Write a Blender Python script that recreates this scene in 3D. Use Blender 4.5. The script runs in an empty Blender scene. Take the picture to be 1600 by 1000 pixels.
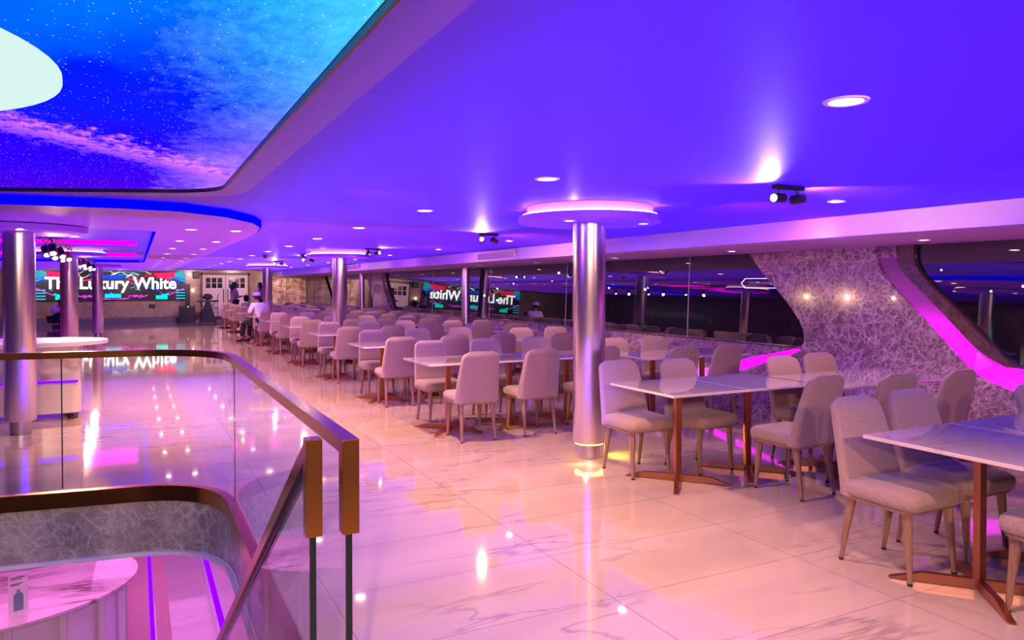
import bpy, bmesh, math, random
from mathutils import Vector, Matrix
from mathutils.geometry import tessellate_polygon
R = math.radians
PI = math.pi
random.seed(7)
scene = bpy.context.scene
COL = scene.collection

# ------------------------------------------------------------------ camera
cam_d = bpy.data.cameras.new('camera')
cam = bpy.data.objects.new('camera', cam_d)
COL.objects.link(cam)
cam.location = (0, 0, 1.54)
cam.rotation_euler = (R(89.0), 0, R(-26.98))
cam_d.sensor_width = 36
cam_d.lens = 26.0
cam_d.shift_y = -33 / 1600
cam_d.clip_start = 0.02
cam_d.clip_end = 500
scene.camera = cam

# ------------------------------------------------------------------ world, exposure
w = bpy.data.worlds.new('night')
scene.world = w
w.use_nodes = True
w.node_tree.nodes['Background'].inputs[0].default_value = (0.010, 0.010, 0.035, 1)
w.node_tree.nodes['Background'].inputs[1].default_value = 0.6
scene.view_settings.view_transform = 'Standard'
scene.view_settings.look = 'None'
scene.view_settings.gamma = 1
scene.view_settings.use_curve_mapping = False
scene.view_settings.exposure = 0.15
scene.cycles.use_denoising = True
scene.cycles.max_bounces = 8
scene.cycles.sample_clamp_indirect = 4.0
scene.cycles.caustics_reflective = False
scene.cycles.caustics_refractive = False


def area(name, loc, size, col, power, rot=(0, 0, 0)):
    d = bpy.data.lights.new(name, 'AREA')
    d.shape = 'RECTANGLE'
    d.size, d.size_y = size
    d.color = col
    d.energy = power
    o = bpy.data.objects.new(name, d)
    o.location = loc
    o.rotation_euler = rot
    COL.objects.link(o)
    return o


UP = (PI, 0, 0)
# added violet fill facing up at the ceiling, from no fixture of the room
for lo_, sz_, c_, p_ in (((3.2, 3.5, 1.62), (4.6, 9), (0.04, 0.0, 1.0), 135), ((3.3, 13.5, 1.62), (4.2, 10), (0.62, 0.12, 1.0), 125),
                        ((3.3, 26, 1.62), (4.2, 14), (1.0, 0.6, 0.9), 230), ((-1.8, 12, 1.62), (5.6, 9), (0.34, 0.0, 1.0), 80),
                        ((-1.8, 26, 1.62), (5.6, 14), (0.74, 0.18, 1.0), 180)):
    area('added_violet_fill', lo_, sz_, c_, p_, UP).data.spread = R(110)


def spot(loc, target, col, power, deg=60, blend=0.6, rad=0.03, name='spot_light'):
    d = bpy.data.lights.new(name, 'SPOT')
    d.color = col
    d.energy = power
    d.spot_size = R(deg)
    d.spot_blend = blend
    d.shadow_soft_size = rad
    o = bpy.data.objects.new(name, d)
    o.location = loc
    o.rotation_euler = (Vector(target) - Vector(loc)).to_track_quat('-Z', 'Y').to_euler()
    COL.objects.link(o)
    return o


# ------------------------------------------------------------------ helpers


def tag(o, label=None, cat=None, group=None, kind=None):
    if label: o['label'] = label
    if cat: o['category'] = cat
    if group: o['group'] = group
    if kind: o['kind'] = kind
    return o


def empty(name, loc, rz=0):
    o = bpy.data.objects.new(name, None)
    o.location = loc
    o.rotation_euler = (0, 0, rz)
    o.empty_display_size = 0.05
    COL.objects.link(o)
    return o


def copy_tree(o, parent=None):
    c = o.copy()
    COL.objects.link(c)
    if parent is not None:
        c.parent = parent
    for ch in list(o.children):
        copy_tree(ch, c)
    return c


class G:
    """collects shapes and links them as one mesh object"""

    def __init__(self):
        self.bm = bmesh.new()
        self.mi = 0

    def face(self, pts):
        vs = [self.bm.verts.new(p) for p in pts]
        try:
            f = self.bm.faces.new(vs)
            f.material_index = self.mi
            return f
        except ValueError:
            return None

    def loft(self, rings, caps=True, closed=True):
        vr = [[self.bm.verts.new(p) for p in r] for r in rings]
        n = len(vr[0])
        for a, b in zip(vr, vr[1:]):
            for i in range(n if closed else n - 1):
                j = (i + 1) % n
                f = self.bm.faces.new((a[i], a[j], b[j], b[i]))
                f.material_index = self.mi
        if caps and closed:
            f = self.bm.faces.new(list(reversed(vr[0]))); f.material_index = self.mi
            f = self.bm.faces.new(vr[-1]); f.material_index = self.mi
        return self

    def box(self, x0, x1, y0, y1, z0, z1, bev=0.0):
        r = bmesh.ops.create_cube(self.bm, size=1)
        vs = r['verts']
        for v in vs:
            v.co = Vector(((x0 + x1) / 2 + v.co.x * (x1 - x0), (y0 + y1) / 2 + v.co.y * (y1 - y0), (z0 + z1) / 2 + v.co.z * (z1 - z0)))
        fs = {f for v in vs for f in v.link_faces}
        for f in fs: f.material_index = self.mi
        if bev > 0:
            es = list({e for v in vs for e in v.link_edges})
            bmesh.ops.bevel(self.bm, geom=es, offset=bev, segments=2, affect='EDGES', profile=0.5)
        return self

    def cyl(self, x, y, z0, z1, r0, r1=None, n=32, caps=True):
        r1 = r0 if r1 is None else r1
        rg = lambda z, r: [(x + r * math.cos(2 * PI * i / n), y + r * math.sin(2 * PI * i / n), z) for i in range(n)]
        return self.loft([rg(z0, r0), rg(z1, r1)], caps)

    def lathe(self, prof, x=0, y=0, n=32, caps=True):
        return self.loft([[(x + r * math.cos(2 * PI * i / n), y + r * math.sin(2 * PI * i / n), z) for i in range(n)] for r, z in prof], caps)

    def tube(self, pts, r, n=8, caps=True):
        """round bar through pts; r a number or one per point"""
        pts = [Vector(p) for p in pts]
        rs = r if isinstance(r, (list, tuple)) else [r] * len(pts)
        rings = []
        for i, p in enumerate(pts):
            d = (pts[min(i + 1, len(pts) - 1)] - pts[max(i - 1, 0)]).normalized()
            up = Vector((0, 0, 1)) if abs(d.z) < 0.95 else Vector((0, 1, 0))
            a = d.cross(up).normalized(); b = a.cross(d).normalized()
            rings.append([tuple(p + rs[i] * (math.cos(2 * PI * k / n) * a + math.sin(2 * PI * k / n) * b)) for k in range(n)])
        return self.loft(rings, caps)

    def bar(self, pts, wd, ht, caps=True, up=(0, 0, 1)):
        """rectangular section bar swept along pts"""
        pts = [Vector(p) for p in pts]
        up = Vector(up)
        rings = []
        for i, p in enumerate(pts):
            d0 = (p - pts[i - 1]).normalized() if i > 0 else None
            d1 = (pts[i + 1] - p).normalized() if i < len(pts) - 1 else None
            d = ((d0 or d1) + (d1 or d0)).normalized()
            a = d.cross(up).normalized()
            b = a.cross(d).normalized()
            k = 1.0
            if d0 and d1:
                k = 1 / max(0.4, math.cos(d0.angle(d1) / 2))
            rings.append([tuple(p + a * wd / 2 * k * sx + b * ht / 2 * sz) for sx, sz in ((-1, -1), (1, -1), (1, 1), (-1, 1))])
        return self.loft(rings, caps)

    def poly(self, outer, holes=(), z=0.0, flip=False):
        loops = [[Vector((p[0], p[1], 0)) for p in outer]] + [[Vector((p[0], p[1], 0)) for p in h] for h in holes]
        flat = [p for l in loops for p in l]
        vs = [self.bm.verts.new((p.x, p.y, z)) for p in flat]
        for t in tessellate_polygon(loops):
            try:
                f = self.bm.faces.new([vs[i] for i in t])
                f.material_index = self.mi
            except ValueError:
                pass
        return self

    def wallstrip(self, a, b):
        """open strip of quads between two equally long point lists"""
        for i in range(len(a) - 1):
            self.face([a[i], a[i + 1], b[i + 1], b[i]])
        return self

    def xf(self, m):
        bmesh.ops.transform(self.bm, matrix=m, verts=self.bm.verts)
        return self

    def build(self, name, mats, parent=None, smooth=False, loc=None, angle=40, normals=True):
        if normals:
            bmesh.ops.recalc_face_normals(self.bm, faces=self.bm.faces)
        me = bpy.data.meshes.new(name)
        self.bm.to_mesh(me)
        self.bm.free()
        for m in (mats if isinstance(mats, (list, tuple)) else [mats]):
            me.materials.append(m)
        if smooth:
            for p in me.polygons: p.use_smooth = True
            try:
                me.set_sharp_from_angle(angle=R(angle))
            except Exception:
                pass
        o = bpy.data.objects.new(name, me)
        COL.objects.link(o)
        if parent is not None: o.parent = parent
        if loc is not None: o.location = loc
        return o


def rrect(w, d, r, n=5, cx=0, cy=0, z=0):
    """rounded rectangle loop, w along x, d along y"""
    r = min(r, w / 2 - 1e-4, d / 2 - 1e-4)
    out = []
    for qx, qy, a0 in ((1, 1, 0), (-1, 1, 90), (-1, -1, 180), (1, -1, 270)):
        for i in range(n + 1):
            a = R(a0 + 90 * i / n)
            out.append((cx + qx * (w / 2 - r) + r * math.cos(a), cy + qy * (d / 2 - r) + r * math.sin(a), z))
    return out


# ------------------------------------------------------------------ materials
def mat(name, col, rough=0.5, metal=0.0, spec=0.5, coat=0.0, emit=None, estr=0.0):
    m = bpy.data.materials.new(name)
    m.use_nodes = True
    b = m.node_tree.nodes['Principled BSDF']
    b.inputs['Base Color'].default_value = (*col, 1)
    b.inputs['Roughness'].default_value = rough
    b.inputs['Metallic'].default_value = metal
    b.inputs['Specular IOR Level'].default_value = spec
    b.inputs['Coat Weight'].default_value = coat
    if emit:
        b.inputs['Emission Color'].default_value = (*emit, 1)
        b.inputs['Emission Strength'].default_value = estr
    return m


class N:
    def __init__(self, m):
        self.t = m.node_tree
        self.b = m.node_tree.nodes.get('Principled BSDF')

    def n(self, typ, **kw):
        nd = self.t.nodes.new(typ)
        for k, v in kw.items():
            if k in nd.inputs.keys():
                nd.inputs[k].default_value = v
            else:
                setattr(nd, k, v)
        return nd

    def l(self, a, b):
        self.t.links.new(a, b)

    def ramp(self, stops, fac):
        r = self.t.nodes.new('ShaderNodeValToRGB')
        e = r.color_ramp.elements
        while len(e) < len(stops): e.new(0.5)
        for i, (p, c) in enumerate(stops):
            e[i].position = p
            e[i].color = (*c, 1) if len(c) == 3 else c
        self.l(fac, r.inputs[0])
        return r.outputs[0]

    def mix(self, fac, a, b, mode='MIX'):
        x = self.t.nodes.new('ShaderNodeMix')
        x.data_type = 'RGBA'
        x.blend_type = mode
        for s, v in ((x.inputs[0], fac), (x.inputs[6], a), (x.inputs[7], b)):
            if hasattr(v, 'links'): self.l(v, s)
            elif isinstance(v, (int, float)): s.default_value = v
            else: s.default_value = (*v, 1)
        return x.outputs[2]

    def math(self, op, a, b=None, c=None):
        x = self.t.nodes.new('ShaderNodeMath')
        x.operation = op
        for s, v in zip(x.inputs, (a, b, c)):
            if v is None: continue
            if hasattr(v, 'links'): self.l(v, s)
            else: s.default_value = v
        return x.outputs[0]


def coords(k, scale=(1, 1, 1), rot=(0, 0, 0), kind='Object'):
    tc = k.n('ShaderNodeTexCoord')
    mp = k.n('ShaderNodeMapping')
    mp.inputs['Scale'].default_value = scale
    mp.inputs['Rotation'].default_value = rot
    k.l(tc.outputs[kind], mp.inputs[0])
    return mp.outputs[0]


def veins(k, co, scale, width, warp=0.6, detail=6):
    """soft wandering vein lines, 1 on the vein"""
    nz = k.n('ShaderNodeTexNoise', Scale=scale, Detail=detail, Roughness=0.62, Distortion=warp)
    k.l(co, nz.inputs['Vector'])
    a = k.math('SUBTRACT', nz.outputs[0], 0.5)
    a = k.math('ABSOLUTE', a)
    a = k.math('DIVIDE', a, width)
    a = k.math('SUBTRACT', 1.0, a)
    return k.math('MAXIMUM', a, 0.0)


def floor_marble(name, base, vein, tile=(1.24, 0.64), rough=0.06, vw=0.012, coat=0.5, gain=0.75):
    m = mat(name, base, rough, spec=0.6, coat=coat)
    m.node_tree.nodes['Principled BSDF'].inputs['Coat Roughness'].default_value = 0.03
    k = N(m)
    co = coords(k)
    co2 = coords(k, (0.38, 1.5, 1), (0, 0, R(14)))
    v1 = veins(k, co2, 0.75, vw, 0.25, 5)
    msk = k.n('ShaderNodeTexNoise', Scale=0.8, Detail=2.0)
    k.l(co, msk.inputs['Vector'])
    mk = k.ramp([(0.42, (0, 0, 0)), (0.6, (1, 1, 1))], msk.outputs[0])
    f = k.math('MULTIPLY', v1, mk)
    f = k.math('MULTIPLY', f, gain)
    cl = k.n('ShaderNodeTexNoise', Scale=1.7, Detail=5.0)
    k.l(co2, cl.inputs['Vector'])
    cloud = k.ramp([(0.35, tuple(c * 0.86 for c in base)), (0.62, base)], cl.outputs[0])
    c = k.mix(f, cloud, vein)
    if tile:
        bt = k.n('ShaderNodeTexBrick', offset=0.0, squash=1.0)
        bt.inputs['Scale'].default_value = 1.0
        bt.inputs['Mortar Size'].default_value = 0.0022
        bt.inputs['Mortar Smooth'].default_value = 0.1
        bt.inputs['Brick Width'].default_value = tile[0]
        bt.inputs['Row Height'].default_value = tile[1]
        cb = coords(k)
        cb.node.inputs['Location'].default_value = (-.85, -.44, 0)
        k.l(cb, bt.inputs['Vector'])
        c = k.mix(bt.outputs['Fac'], c, tuple(x * 0.8 for x in vein))
    k.l(c, k.b.inputs['Base Color'])
    return m


def wall_marble(name, base, light, scale=3.5, rough=0.12, amount=0.8):
    m = mat(name, base, rough, spec=0.5, coat=0.35)
    m.node_tree.nodes['Principled BSDF'].inputs['Coat Roughness'].default_value = 0.03
    k = N(m)
    co = coords(k)
    nz = k.n('ShaderNodeTexNoise', Scale=scale * 2.2, Detail=8.0, Roughness=0.7)
    k.l(co, nz.inputs['Vector'])
    wm = k.mix(0.16, co, nz.outputs[1])
    s = None
    for sc, wd in ((3.4, 0.05), (7.0, 0.075)):
        vo = k.n('ShaderNodeTexVoronoi', feature='DISTANCE_TO_EDGE', Scale=scale * sc)
        k.l(wm, vo.inputs['Vector'])
        v = k.ramp([(0.0, (1, 1, 1)), (wd * .5, (0.35,) * 3), (wd * 2, (0, 0, 0))], vo.outputs['Distance'])
        mk = k.n('ShaderNodeTexNoise', Scale=scale * (0.8 + sc * .3), Detail=3.0)
        k.l(co, mk.inputs['Vector'])
        v = k.math('MULTIPLY', v, k.ramp([(0.38, (0, 0, 0)), (0.62, (1, 1, 1))], mk.outputs[0]))
        s = v if s is None else k.math('MAXIMUM', s, v)
    s = k.math('MAXIMUM', s, k.math('MULTIPLY', veins(k, co, scale * 2.0, 0.02, 2.0, 10), .7))
    s = k.math('MINIMUM', k.math('MULTIPLY', s, amount), 1.0)
    cl = k.ramp([(0.3, tuple(c * 0.6 for c in base)), (0.7, tuple(min(1, c * 1.4) for c in base))], nz.outputs[0])
    k.l(k.mix(s, cl, light), k.b.inputs['Base Color'])
    return m


def fabric(name, col):
    m = mat(name, col, 0.9, spec=0.2)
    m.node_tree.nodes['Principled BSDF'].inputs['Sheen Weight'].default_value = 0.25
    k = N(m)
    co = coords(k)
    nz = k.n('ShaderNodeTexNoise', Scale=210.0, Detail=2.0)
    k.l(co, nz.inputs['Vector'])
    c = k.ramp([(0.33, tuple(x * 0.66 for x in col)), (0.7, tuple(min(1, x * 1.15) for x in col))], nz.outputs[0])
    k.l(c, k.b.inputs['Base Color'])
    bp = k.n('ShaderNodeBump', Strength=0.25, Distance=0.002)
    k.l(nz.outputs[0], bp.inputs['Height'])
    k.l(bp.outputs[0], k.b.inputs['Normal'])
    return m


def wood(name, col):
    m = mat(name, col, 0.42)
    k = N(m)
    co = coords(k, (30, 30, 3))
    nz = k.n('ShaderNodeTexNoise', Scale=3.0, Detail=4.0)
    k.l(co, nz.inputs['Vector'])
    k.l(k.ramp([(0.3, tuple(x * 0.7 for x in col)), (0.7, tuple(x * 1.2 for x in col))], nz.outputs[0]), k.b.inputs['Base Color'])
    return m


def brushed(name, col, rough, sc=(60, 60, 1)):
    m = mat(name, col, rough, metal=1.0)
    k = N(m)
    co = coords(k, sc)
    nz = k.n('ShaderNodeTexNoise', Scale=4.0, Detail=3.0)
    k.l(co, nz.inputs['Vector'])
    r = k.math('MULTIPLY_ADD', nz.outputs[0], 0.05, rough - 0.025)
    k.l(r, k.b.inputs['Roughness'])
    return m


def glass(name, tint, refl=1.0, base=0.0, ior=1.5):
    m = bpy.data.materials.new(name)
    m.use_nodes = True
    k = N(m)
    k.t.nodes.remove(k.b)
    out = k.t.nodes['Material Output']
    tr = k.n('ShaderNodeBsdfTransparent'); tr.inputs[0].default_value = (*tint, 1)
    gl = k.n('ShaderNodeBsdfGlossy'); gl.inputs['Roughness'].default_value = 0.0
    fr = k.n('ShaderNodeFresnel'); fr.inputs[0].default_value = ior
    f = k.math('MULTIPLY_ADD', fr.outputs[0], refl, base)
    ge = k.n('ShaderNodeNewGeometry')
    f = k.math('MULTIPLY', k.math('MINIMUM', f, 1.0), k.math('SUBTRACT', 1.0, ge.outputs['Backfacing']))
    mx = k.n('ShaderNodeMixShader')
    k.l(f, mx.inputs[0]); k.l(tr.outputs[0], mx.inputs[1]); k.l(gl.outputs[0], mx.inputs[2])
    k.l(mx.outputs[0], out.inputs[0])
    return m


def emis(name, col, s):
    m = bpy.data.materials.new(name)
    m.use_nodes = True
    k = N(m)
    k.t.nodes.remove(k.b)
    e = k.n('ShaderNodeEmission')
    e.inputs[0].default_value = (*col, 1)
    e.inputs[1].default_value = s
    k.l(e.outputs[0], k.t.nodes['Material Output'].inputs[0])
    return m


M = {}
M['floor'] = floor_marble('white_marble_floor', (0.53, 0.40, 0.30), (0.24, 0.18, 0.17))
M['lower_floor'] = floor_marble('lower_marble_floor', (0.74, 0.66, 0.68), (0.40, 0.30, 0.36), (1.2, 2.4))
M['top'] = floor_marble('white_marble_top', (0.74, 0.62, 0.54), (0.38, 0.29, 0.27), None, 0.03, coat=1.0)
M['bartop'] = floor_marble('veined_counter_marble', (0.74, 0.64, 0.66), (0.16, 0.05, 0.08), None, 0.06, vw=0.04, gain=1.0)
M['wall'] = wall_marble('veined_wall_marble', (0.22, 0.14, 0.17), (0.90, 0.70, 0.78), 2.3, amount=1.0)
M['dark_marble'] = wall_marble('brown_frame_marble', (0.10, 0.055, 0.06), (0.30, 0.20, 0.22), 3.0, 0.1, 0.5)
M['fascia'] = wall_marble('grey_fascia_marble', (0.32, 0.285, 0.25), (0.72, 0.68, 0.64), 1.5, 0.25)
M['back_wall'] = wall_marble('brown_back_wall_stone', (0.30, 0.21, 0.18), (0.36, 0.27, 0.24), 1.6, 0.25, 0.4)
M['ceiling'] = mat('ceiling_violet_light_tint', (0.14, 0.032, 0.92), 0.55, spec=0.25)  # white ceiling, with the violet light tinted into its base colour
M['slab'] = mat('ceiling_lilac_light_tint', (0.32, 0.09, 0.90), 0.5, spec=0.3)  # lilac is the coloured light on the ceiling, kept in the colour
M['soffit'] = mat('soffit_lilac_light_tint', (0.72, 0.45, 0.85), 0.5, spec=0.3)  # white soffit with the pink light mixed into its colour
M['chrome'] = brushed('brushed_steel', (0.72, 0.62, 0.70), 0.26)
M['fabric'] = fabric('beige_chair_fabric', (0.36, 0.25, 0.23))
M['leg'] = wood('walnut_leg', (0.27, 0.15, 0.095))
M['glide'] = mat('black_rubber', (0.01, 0.01, 0.01), 0.6)
M['copper'] = brushed('copper_table_metal', (0.56, 0.22, 0.11), 0.36)
M['bronze'] = brushed('bronze_rail_metal', (0.55, 0.23, 0.05), 0.24, (3, 3, 3))
M['glass'] = glass('balustrade_glass', (0.95, 0.97, 0.96), 0.9, 0.01)
M['glass_edge'] = mat('dark_glass_edge', (0.006, 0.012, 0.012), 0.15)
M['window'] = glass('tinted_window_glass', (0.30, 0.28, 0.36), 2.6, 0.10, 1.45)
M['black'] = mat('black_plastic', (0.008, 0.008, 0.012), 0.4)
M['lens'] = emis('warm_lamp_lens', (1.0, 0.86, 0.62), 14)
M['lens_hot'] = emis('hot_lamp_lens', (1.0, 0.72, 0.34), 26)
M['trim_ring'] = mat('white_lamp_ring', (0.75, 0.6, 0.85), 0.4)
M['magenta'] = emis('magenta_groove_glow', (1.0, 0.0, 1.0), 1.7)  # magenta light on the far groove, given off by its own surface
M['violet_led'] = emis('violet_led_strip', (0.12, 0.0, 1.0), 3.0)
M['blue_led'] = emis('blue_led_strip', (0.0, 0.0, 1.0), 2.2)
M['pink_led'] = emis('pink_led_strip', (1.0, 0.0, 0.75), 2.6)
M['yellow_led'] = emis('yellow_led_ring', (1.0, 0.62, 0.05), 14)
M['ring_led'] = emis('warm_ring_led', (1.0, 0.50, 0.28), 9)
M['white'] = mat('white_laminate', (0.80, 0.76, 0.80), 0.3, coat=0.2)
M['carpet'] = mat('pink_stone_strip', (0.62, 0.36, 0.40), 0.5)
M['door'] = mat('white_door_paint', (0.62, 0.52, 0.56), 0.4)
M['brown'] = mat('dark_brown_wood', (0.07, 0.03, 0.03), 0.4)
M['skin'] = mat('skin', (0.33, 0.17, 0.11), 0.55)
M['hair'] = mat('black_hair', (0.012, 0.009, 0.010), 0.5)
M['white_cloth'] = mat('white_cloth', (0.80, 0.74, 0.80), 0.85)
M['black_cloth'] = mat('black_cloth', (0.012, 0.011, 0.02), 0.85)
M['tan_cloth'] = mat('tan_cloth', (0.34, 0.24, 0.18), 0.85)
M['water'] = mat('night_water', (0.004, 0.006, 0.02), 0.12)
M['city'] = emis('city_light', (1.0, 0.85, 0.6), 6)
M['city_blue'] = emis('blue_city_light', (0.5, 0.75, 1.0), 4)


def fade():  # magenta light on the groove painted as emission, weaker with height
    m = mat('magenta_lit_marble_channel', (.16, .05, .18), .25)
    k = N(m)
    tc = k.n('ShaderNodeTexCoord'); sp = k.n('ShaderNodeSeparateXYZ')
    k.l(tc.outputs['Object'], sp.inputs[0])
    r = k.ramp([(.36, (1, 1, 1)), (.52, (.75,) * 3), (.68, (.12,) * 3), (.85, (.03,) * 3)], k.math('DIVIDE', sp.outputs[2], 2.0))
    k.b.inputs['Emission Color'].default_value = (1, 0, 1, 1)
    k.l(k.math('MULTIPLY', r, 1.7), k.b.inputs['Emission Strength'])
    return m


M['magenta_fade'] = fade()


def galaxy():
    m = bpy.data.materials.new('galaxy_led_picture')
    m.use_nodes = True
    k = N(m)
    k.t.nodes.remove(k.b)
    tc = k.n('ShaderNodeTexCoord')
    sp = k.n('ShaderNodeSeparateXYZ')
    k.l(tc.outputs['Object'], sp.inputs[0])
    X, Y = sp.outputs[0], sp.outputs[1]
    co = coords(k, (1.0, 0.55, 1))
    big = k.n('ShaderNodeTexNoise', Scale=1.1, Detail=6.0, Roughness=0.6)
    k.l(co, big.inputs['Vector'])
    fine = k.n('ShaderNodeTexNoise', Scale=14.0, Detail=8.0, Roughness=0.75)
    k.l(co, fine.inputs['Vector'])
    # main gradient from the near cyan to the deep blue to the violet far end
    t = k.math('DIVIDE', Y, 6.6)
    t = k.math('ADD', t, k.math('MULTIPLY', k.math('SUBTRACT', big.outputs[0], 0.5), 0.42))
    base = k.ramp([(0.18, (0.0, 0.34, 1.0)), (0.32, (0.0, 0.13, 1.0)), (0.46, (0.0, 0.008, 1.0)),
                   (0.66, (0.012, 0.0, 0.85)), (0.95, (0.045, 0.0, 0.55))], t)
    # pale cloudy band along the stair-side edge
    e = k.math('ADD', k.math('MULTIPLY', X, 1.1), k.math('MULTIPLY', k.math('SUBTRACT', big.outputs[0], 0.5), 1.3))
    e = k.math('ADD', e, k.math('MULTIPLY', k.math('SUBTRACT', fine.outputs[0], 0.5), 0.9))
    em = k.ramp([(0.15, (0, 0, 0)), (1.0, (1, 1, 1))], e)
    band = k.ramp([(0.20, (0.02, 0.85, 1.0)), (0.42, (0.10, 0.42, 1.0)), (0.60, (0.25, 0.16, 1.0)), (0.9, (0.62, 0.22, 1.0))], t)
    c = k.mix(em, base, band)
    # glowing far streak
    s = k.math('SUBTRACT', Y, k.math('MULTIPLY_ADD', X, 1.2, 4.62))
    s = k.math('ADD', s, k.math('MULTIPLY', k.math('SUBTRACT', fine.outputs[0], 0.5), 1.8))
    s = k.math('DIVIDE', k.math('ABSOLUTE', s), 0.38)
    s = k.math('MAXIMUM', k.math('SUBTRACT', 1.0, s), 0.0)
    s = k.math('MULTIPLY', s, k.math('MULTIPLY', k.math('POWER', fine.outputs[0], 3.0), 4.5))
    c = k.mix(s, c, (0.70, 0.16, 1.0))
    # stars
    tot = None
    for sc, th in ((26.0, 0.10), (11.0, 0.055), (48.0, 0.14)):
        vo = k.n('ShaderNodeTexVoronoi', Scale=sc)
        k.l(coords(k, (1, 1, 0.0)), vo.inputs['Vector'])
        st = k.ramp([(0.0, (1, 1, 1)), (th, (0, 0, 0))], vo.outputs['Distance'])
        wn = k.n('ShaderNodeSeparateColor')
        k.l(vo.outputs['Color'], wn.inputs[0])
        st = k.math('MULTIPLY', st, k.math('GREATER_THAN', wn.outputs[0], 0.45))
        tot = st if tot is None else k.math('ADD', tot, st)
    tot = k.math('MINIMUM', tot, 1.0)
    c = k.mix(tot, c, (0.85, 0.9, 1.0))
    em_ = k.n('ShaderNodeEmission')
    k.l(c, em_.inputs[0])
    em_.inputs[1].default_value = 1.35
    k.l(em_.outputs[0], k.t.nodes['Material Output'].inputs[0])
    return m


M['galaxy'] = galaxy()

# ------------------------------------------------------------------ outline of the stair opening
EDGE = 0.61


def arc_pts(p0, p1, p2, n=10):
    """quadratic curve"""
    return [((1 - t) ** 2 * p0[0] + 2 * t * (1 - t) * p1[0] + t * t * p2[0],
             (1 - t) ** 2 * p0[1] + 2 * t * (1 - t) * p1[1] + t * t * p2[1]) for t in [i / n for i in range(n + 1)]]


def opening(off=0.0):
    x = EDGE + off
    d = off
    return [(x, 2.36)] + [(x, y) for y in (3.2, 4.2, 5.2)] + arc_pts((x, 5.50), (x, 6.22 + d), (0.02 + d * .3, 6.33 + d)) + [(-0.93, 6.47 + d), (-2.7, 6.72 + d)]


OP = opening()
HOLE = OP + [(-2.7, 2.36)]

# ------------------------------------------------------------------ setting: floors
g = G()
g.poly([(-7.4, -5), (7.6, -5), (7.6, 35.2), (-7.4, 35.2)], [HOLE], 0.0)
o = g.build('floor', M['floor'], normals=False)
for p in o.data.polygons:
    if p.normal.z < 0: p.flip()
tag(o, kind='structure')
g = G()
g.box(-7.4, 7.6, -5, 35.2, -2.86, -2.7)
tag(g.build('floor_lower_deck', M['lower_floor']), kind='structure')
g = G()   # underside of the deck around the opening
g.poly([(-7.4, -5), (7.6, -5), (7.6, 35.2), (-7.4, 35.2)], [HOLE], -0.5)
tag(g.build('ceiling_lower_deck', M['white'], normals=False), kind='structure')
g = G()   # stone fascia lining the opening
hl = HOLE + [HOLE[0]]
g.wallstrip([(x, y, -0.09) for x, y in hl], [(x, y, -0.5) for x, y in hl])
tag(g.build('wall_stair_fascia', M['fascia'], smooth=True), kind='structure')
g = G()
g.bar([(x - 0.012, y - 0.012, -0.045) for x, y in OP], 0.065, 0.115)
tag(g.build('trim_1', M['bronze'], smooth=True, angle=30), kind='structure')
g = G()
g.bar([(x - 0.02, y - 0.02, -0.512) for x, y in OP], 0.03, 0.03)
tag(g.build('trim_2', M['white']), kind='structure')
# lower deck: stone strip, light lines
g = G(); g.box(0.20, 0.36, 7.5, 20, -2.698, -2.694)
tag(g.build('trim_3', M['carpet']), kind='structure')
g = G(); g.box(-3.5, 0.13, 7.5, 20, -2.699, -2.696)
tag(g.build('trim_4', M['carpet']), kind='structure')
g = G(); g.box(0.13, 0.18, 7.5, 20, -2.697, -2.685)
tag(g.build('floor_light_strip', M['violet_led']), 'violet light line let into the lower deck floor beside the counter', 'light strip')
g = G(); g.box(0.90, 0.97, 7.5, 20, -2.697, -2.685)
tag(g.build('floor_light_strip', M['violet_led']), 'violet light line on lower deck floor under the railing side', 'light strip')
g = G(); g.box(1.2, 1.3, 7, 20, -2.7, -0.5)
tag(g.build('wall_lower_deck', M['white']), kind='structure')
g = G()   # stair steps going down from the landing
for i in range(15):
    z = -0.18 * (i + 1)
    y = 2.4 + i * 0.28
    g.box(-0.75, 0.50, y, y + 0.28, z - 0.18, z)
tag(g.build('floor_stairs', M['lower_floor']), kind='structure')
area('pink_lower_deck_light', (-0.8, 9.5, -0.7), (3.2, 3.5), (1.0, 0.25, 0.85), 45)
area('pink_lower_deck_light', (0.6, 13, -0.7), (2.0, 6.0), (1.0, 0.25, 0.9), 45)

# ------------------------------------------------------------------ setting: ceilings
ZC = 2.24
LED = 2.262


def led_outline(off):
    x = 0.585 + off
    return [(x, -3.0)] + [(x, y) for y in (0, 2, 4, 5.4)] + arc_pts((x, 5.7), (x, 6.08 + off * .8), (0.15 + off, 6.24 + off * .6)) + [(-0.93, 6.68 + off * .5), (-3.2, 7.0 + off * .3), (-3.4, 7.0), (-3.4, -3.0)]


inner, lip = led_outline(0.0), led_outline(0.165)
g = G()
g.poly([(-7.4, -5), (4.7, -5), (4.7, 35.2), (-7.4, 35.2)], [lip], ZC)
g.wallstrip([(4.7, -5, ZC), (4.7, 35.2, ZC)], [(5.62, -5, 2.165), (5.62, 35.2, 2.165)])
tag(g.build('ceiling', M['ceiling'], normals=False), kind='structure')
g = G()
L2, I2 = lip + [lip[0]], inner + [inner[0]]
g.wallstrip([(x, y, ZC) for x, y in L2], [(x, y, LED) for x, y in I2])
tag(g.build('trim_5', mat('frame_violet_light_tint', (.20, .06, .80), .5), smooth=True), kind='structure')  # the ceiling's violet light tint carried over to the frame colour
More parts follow.
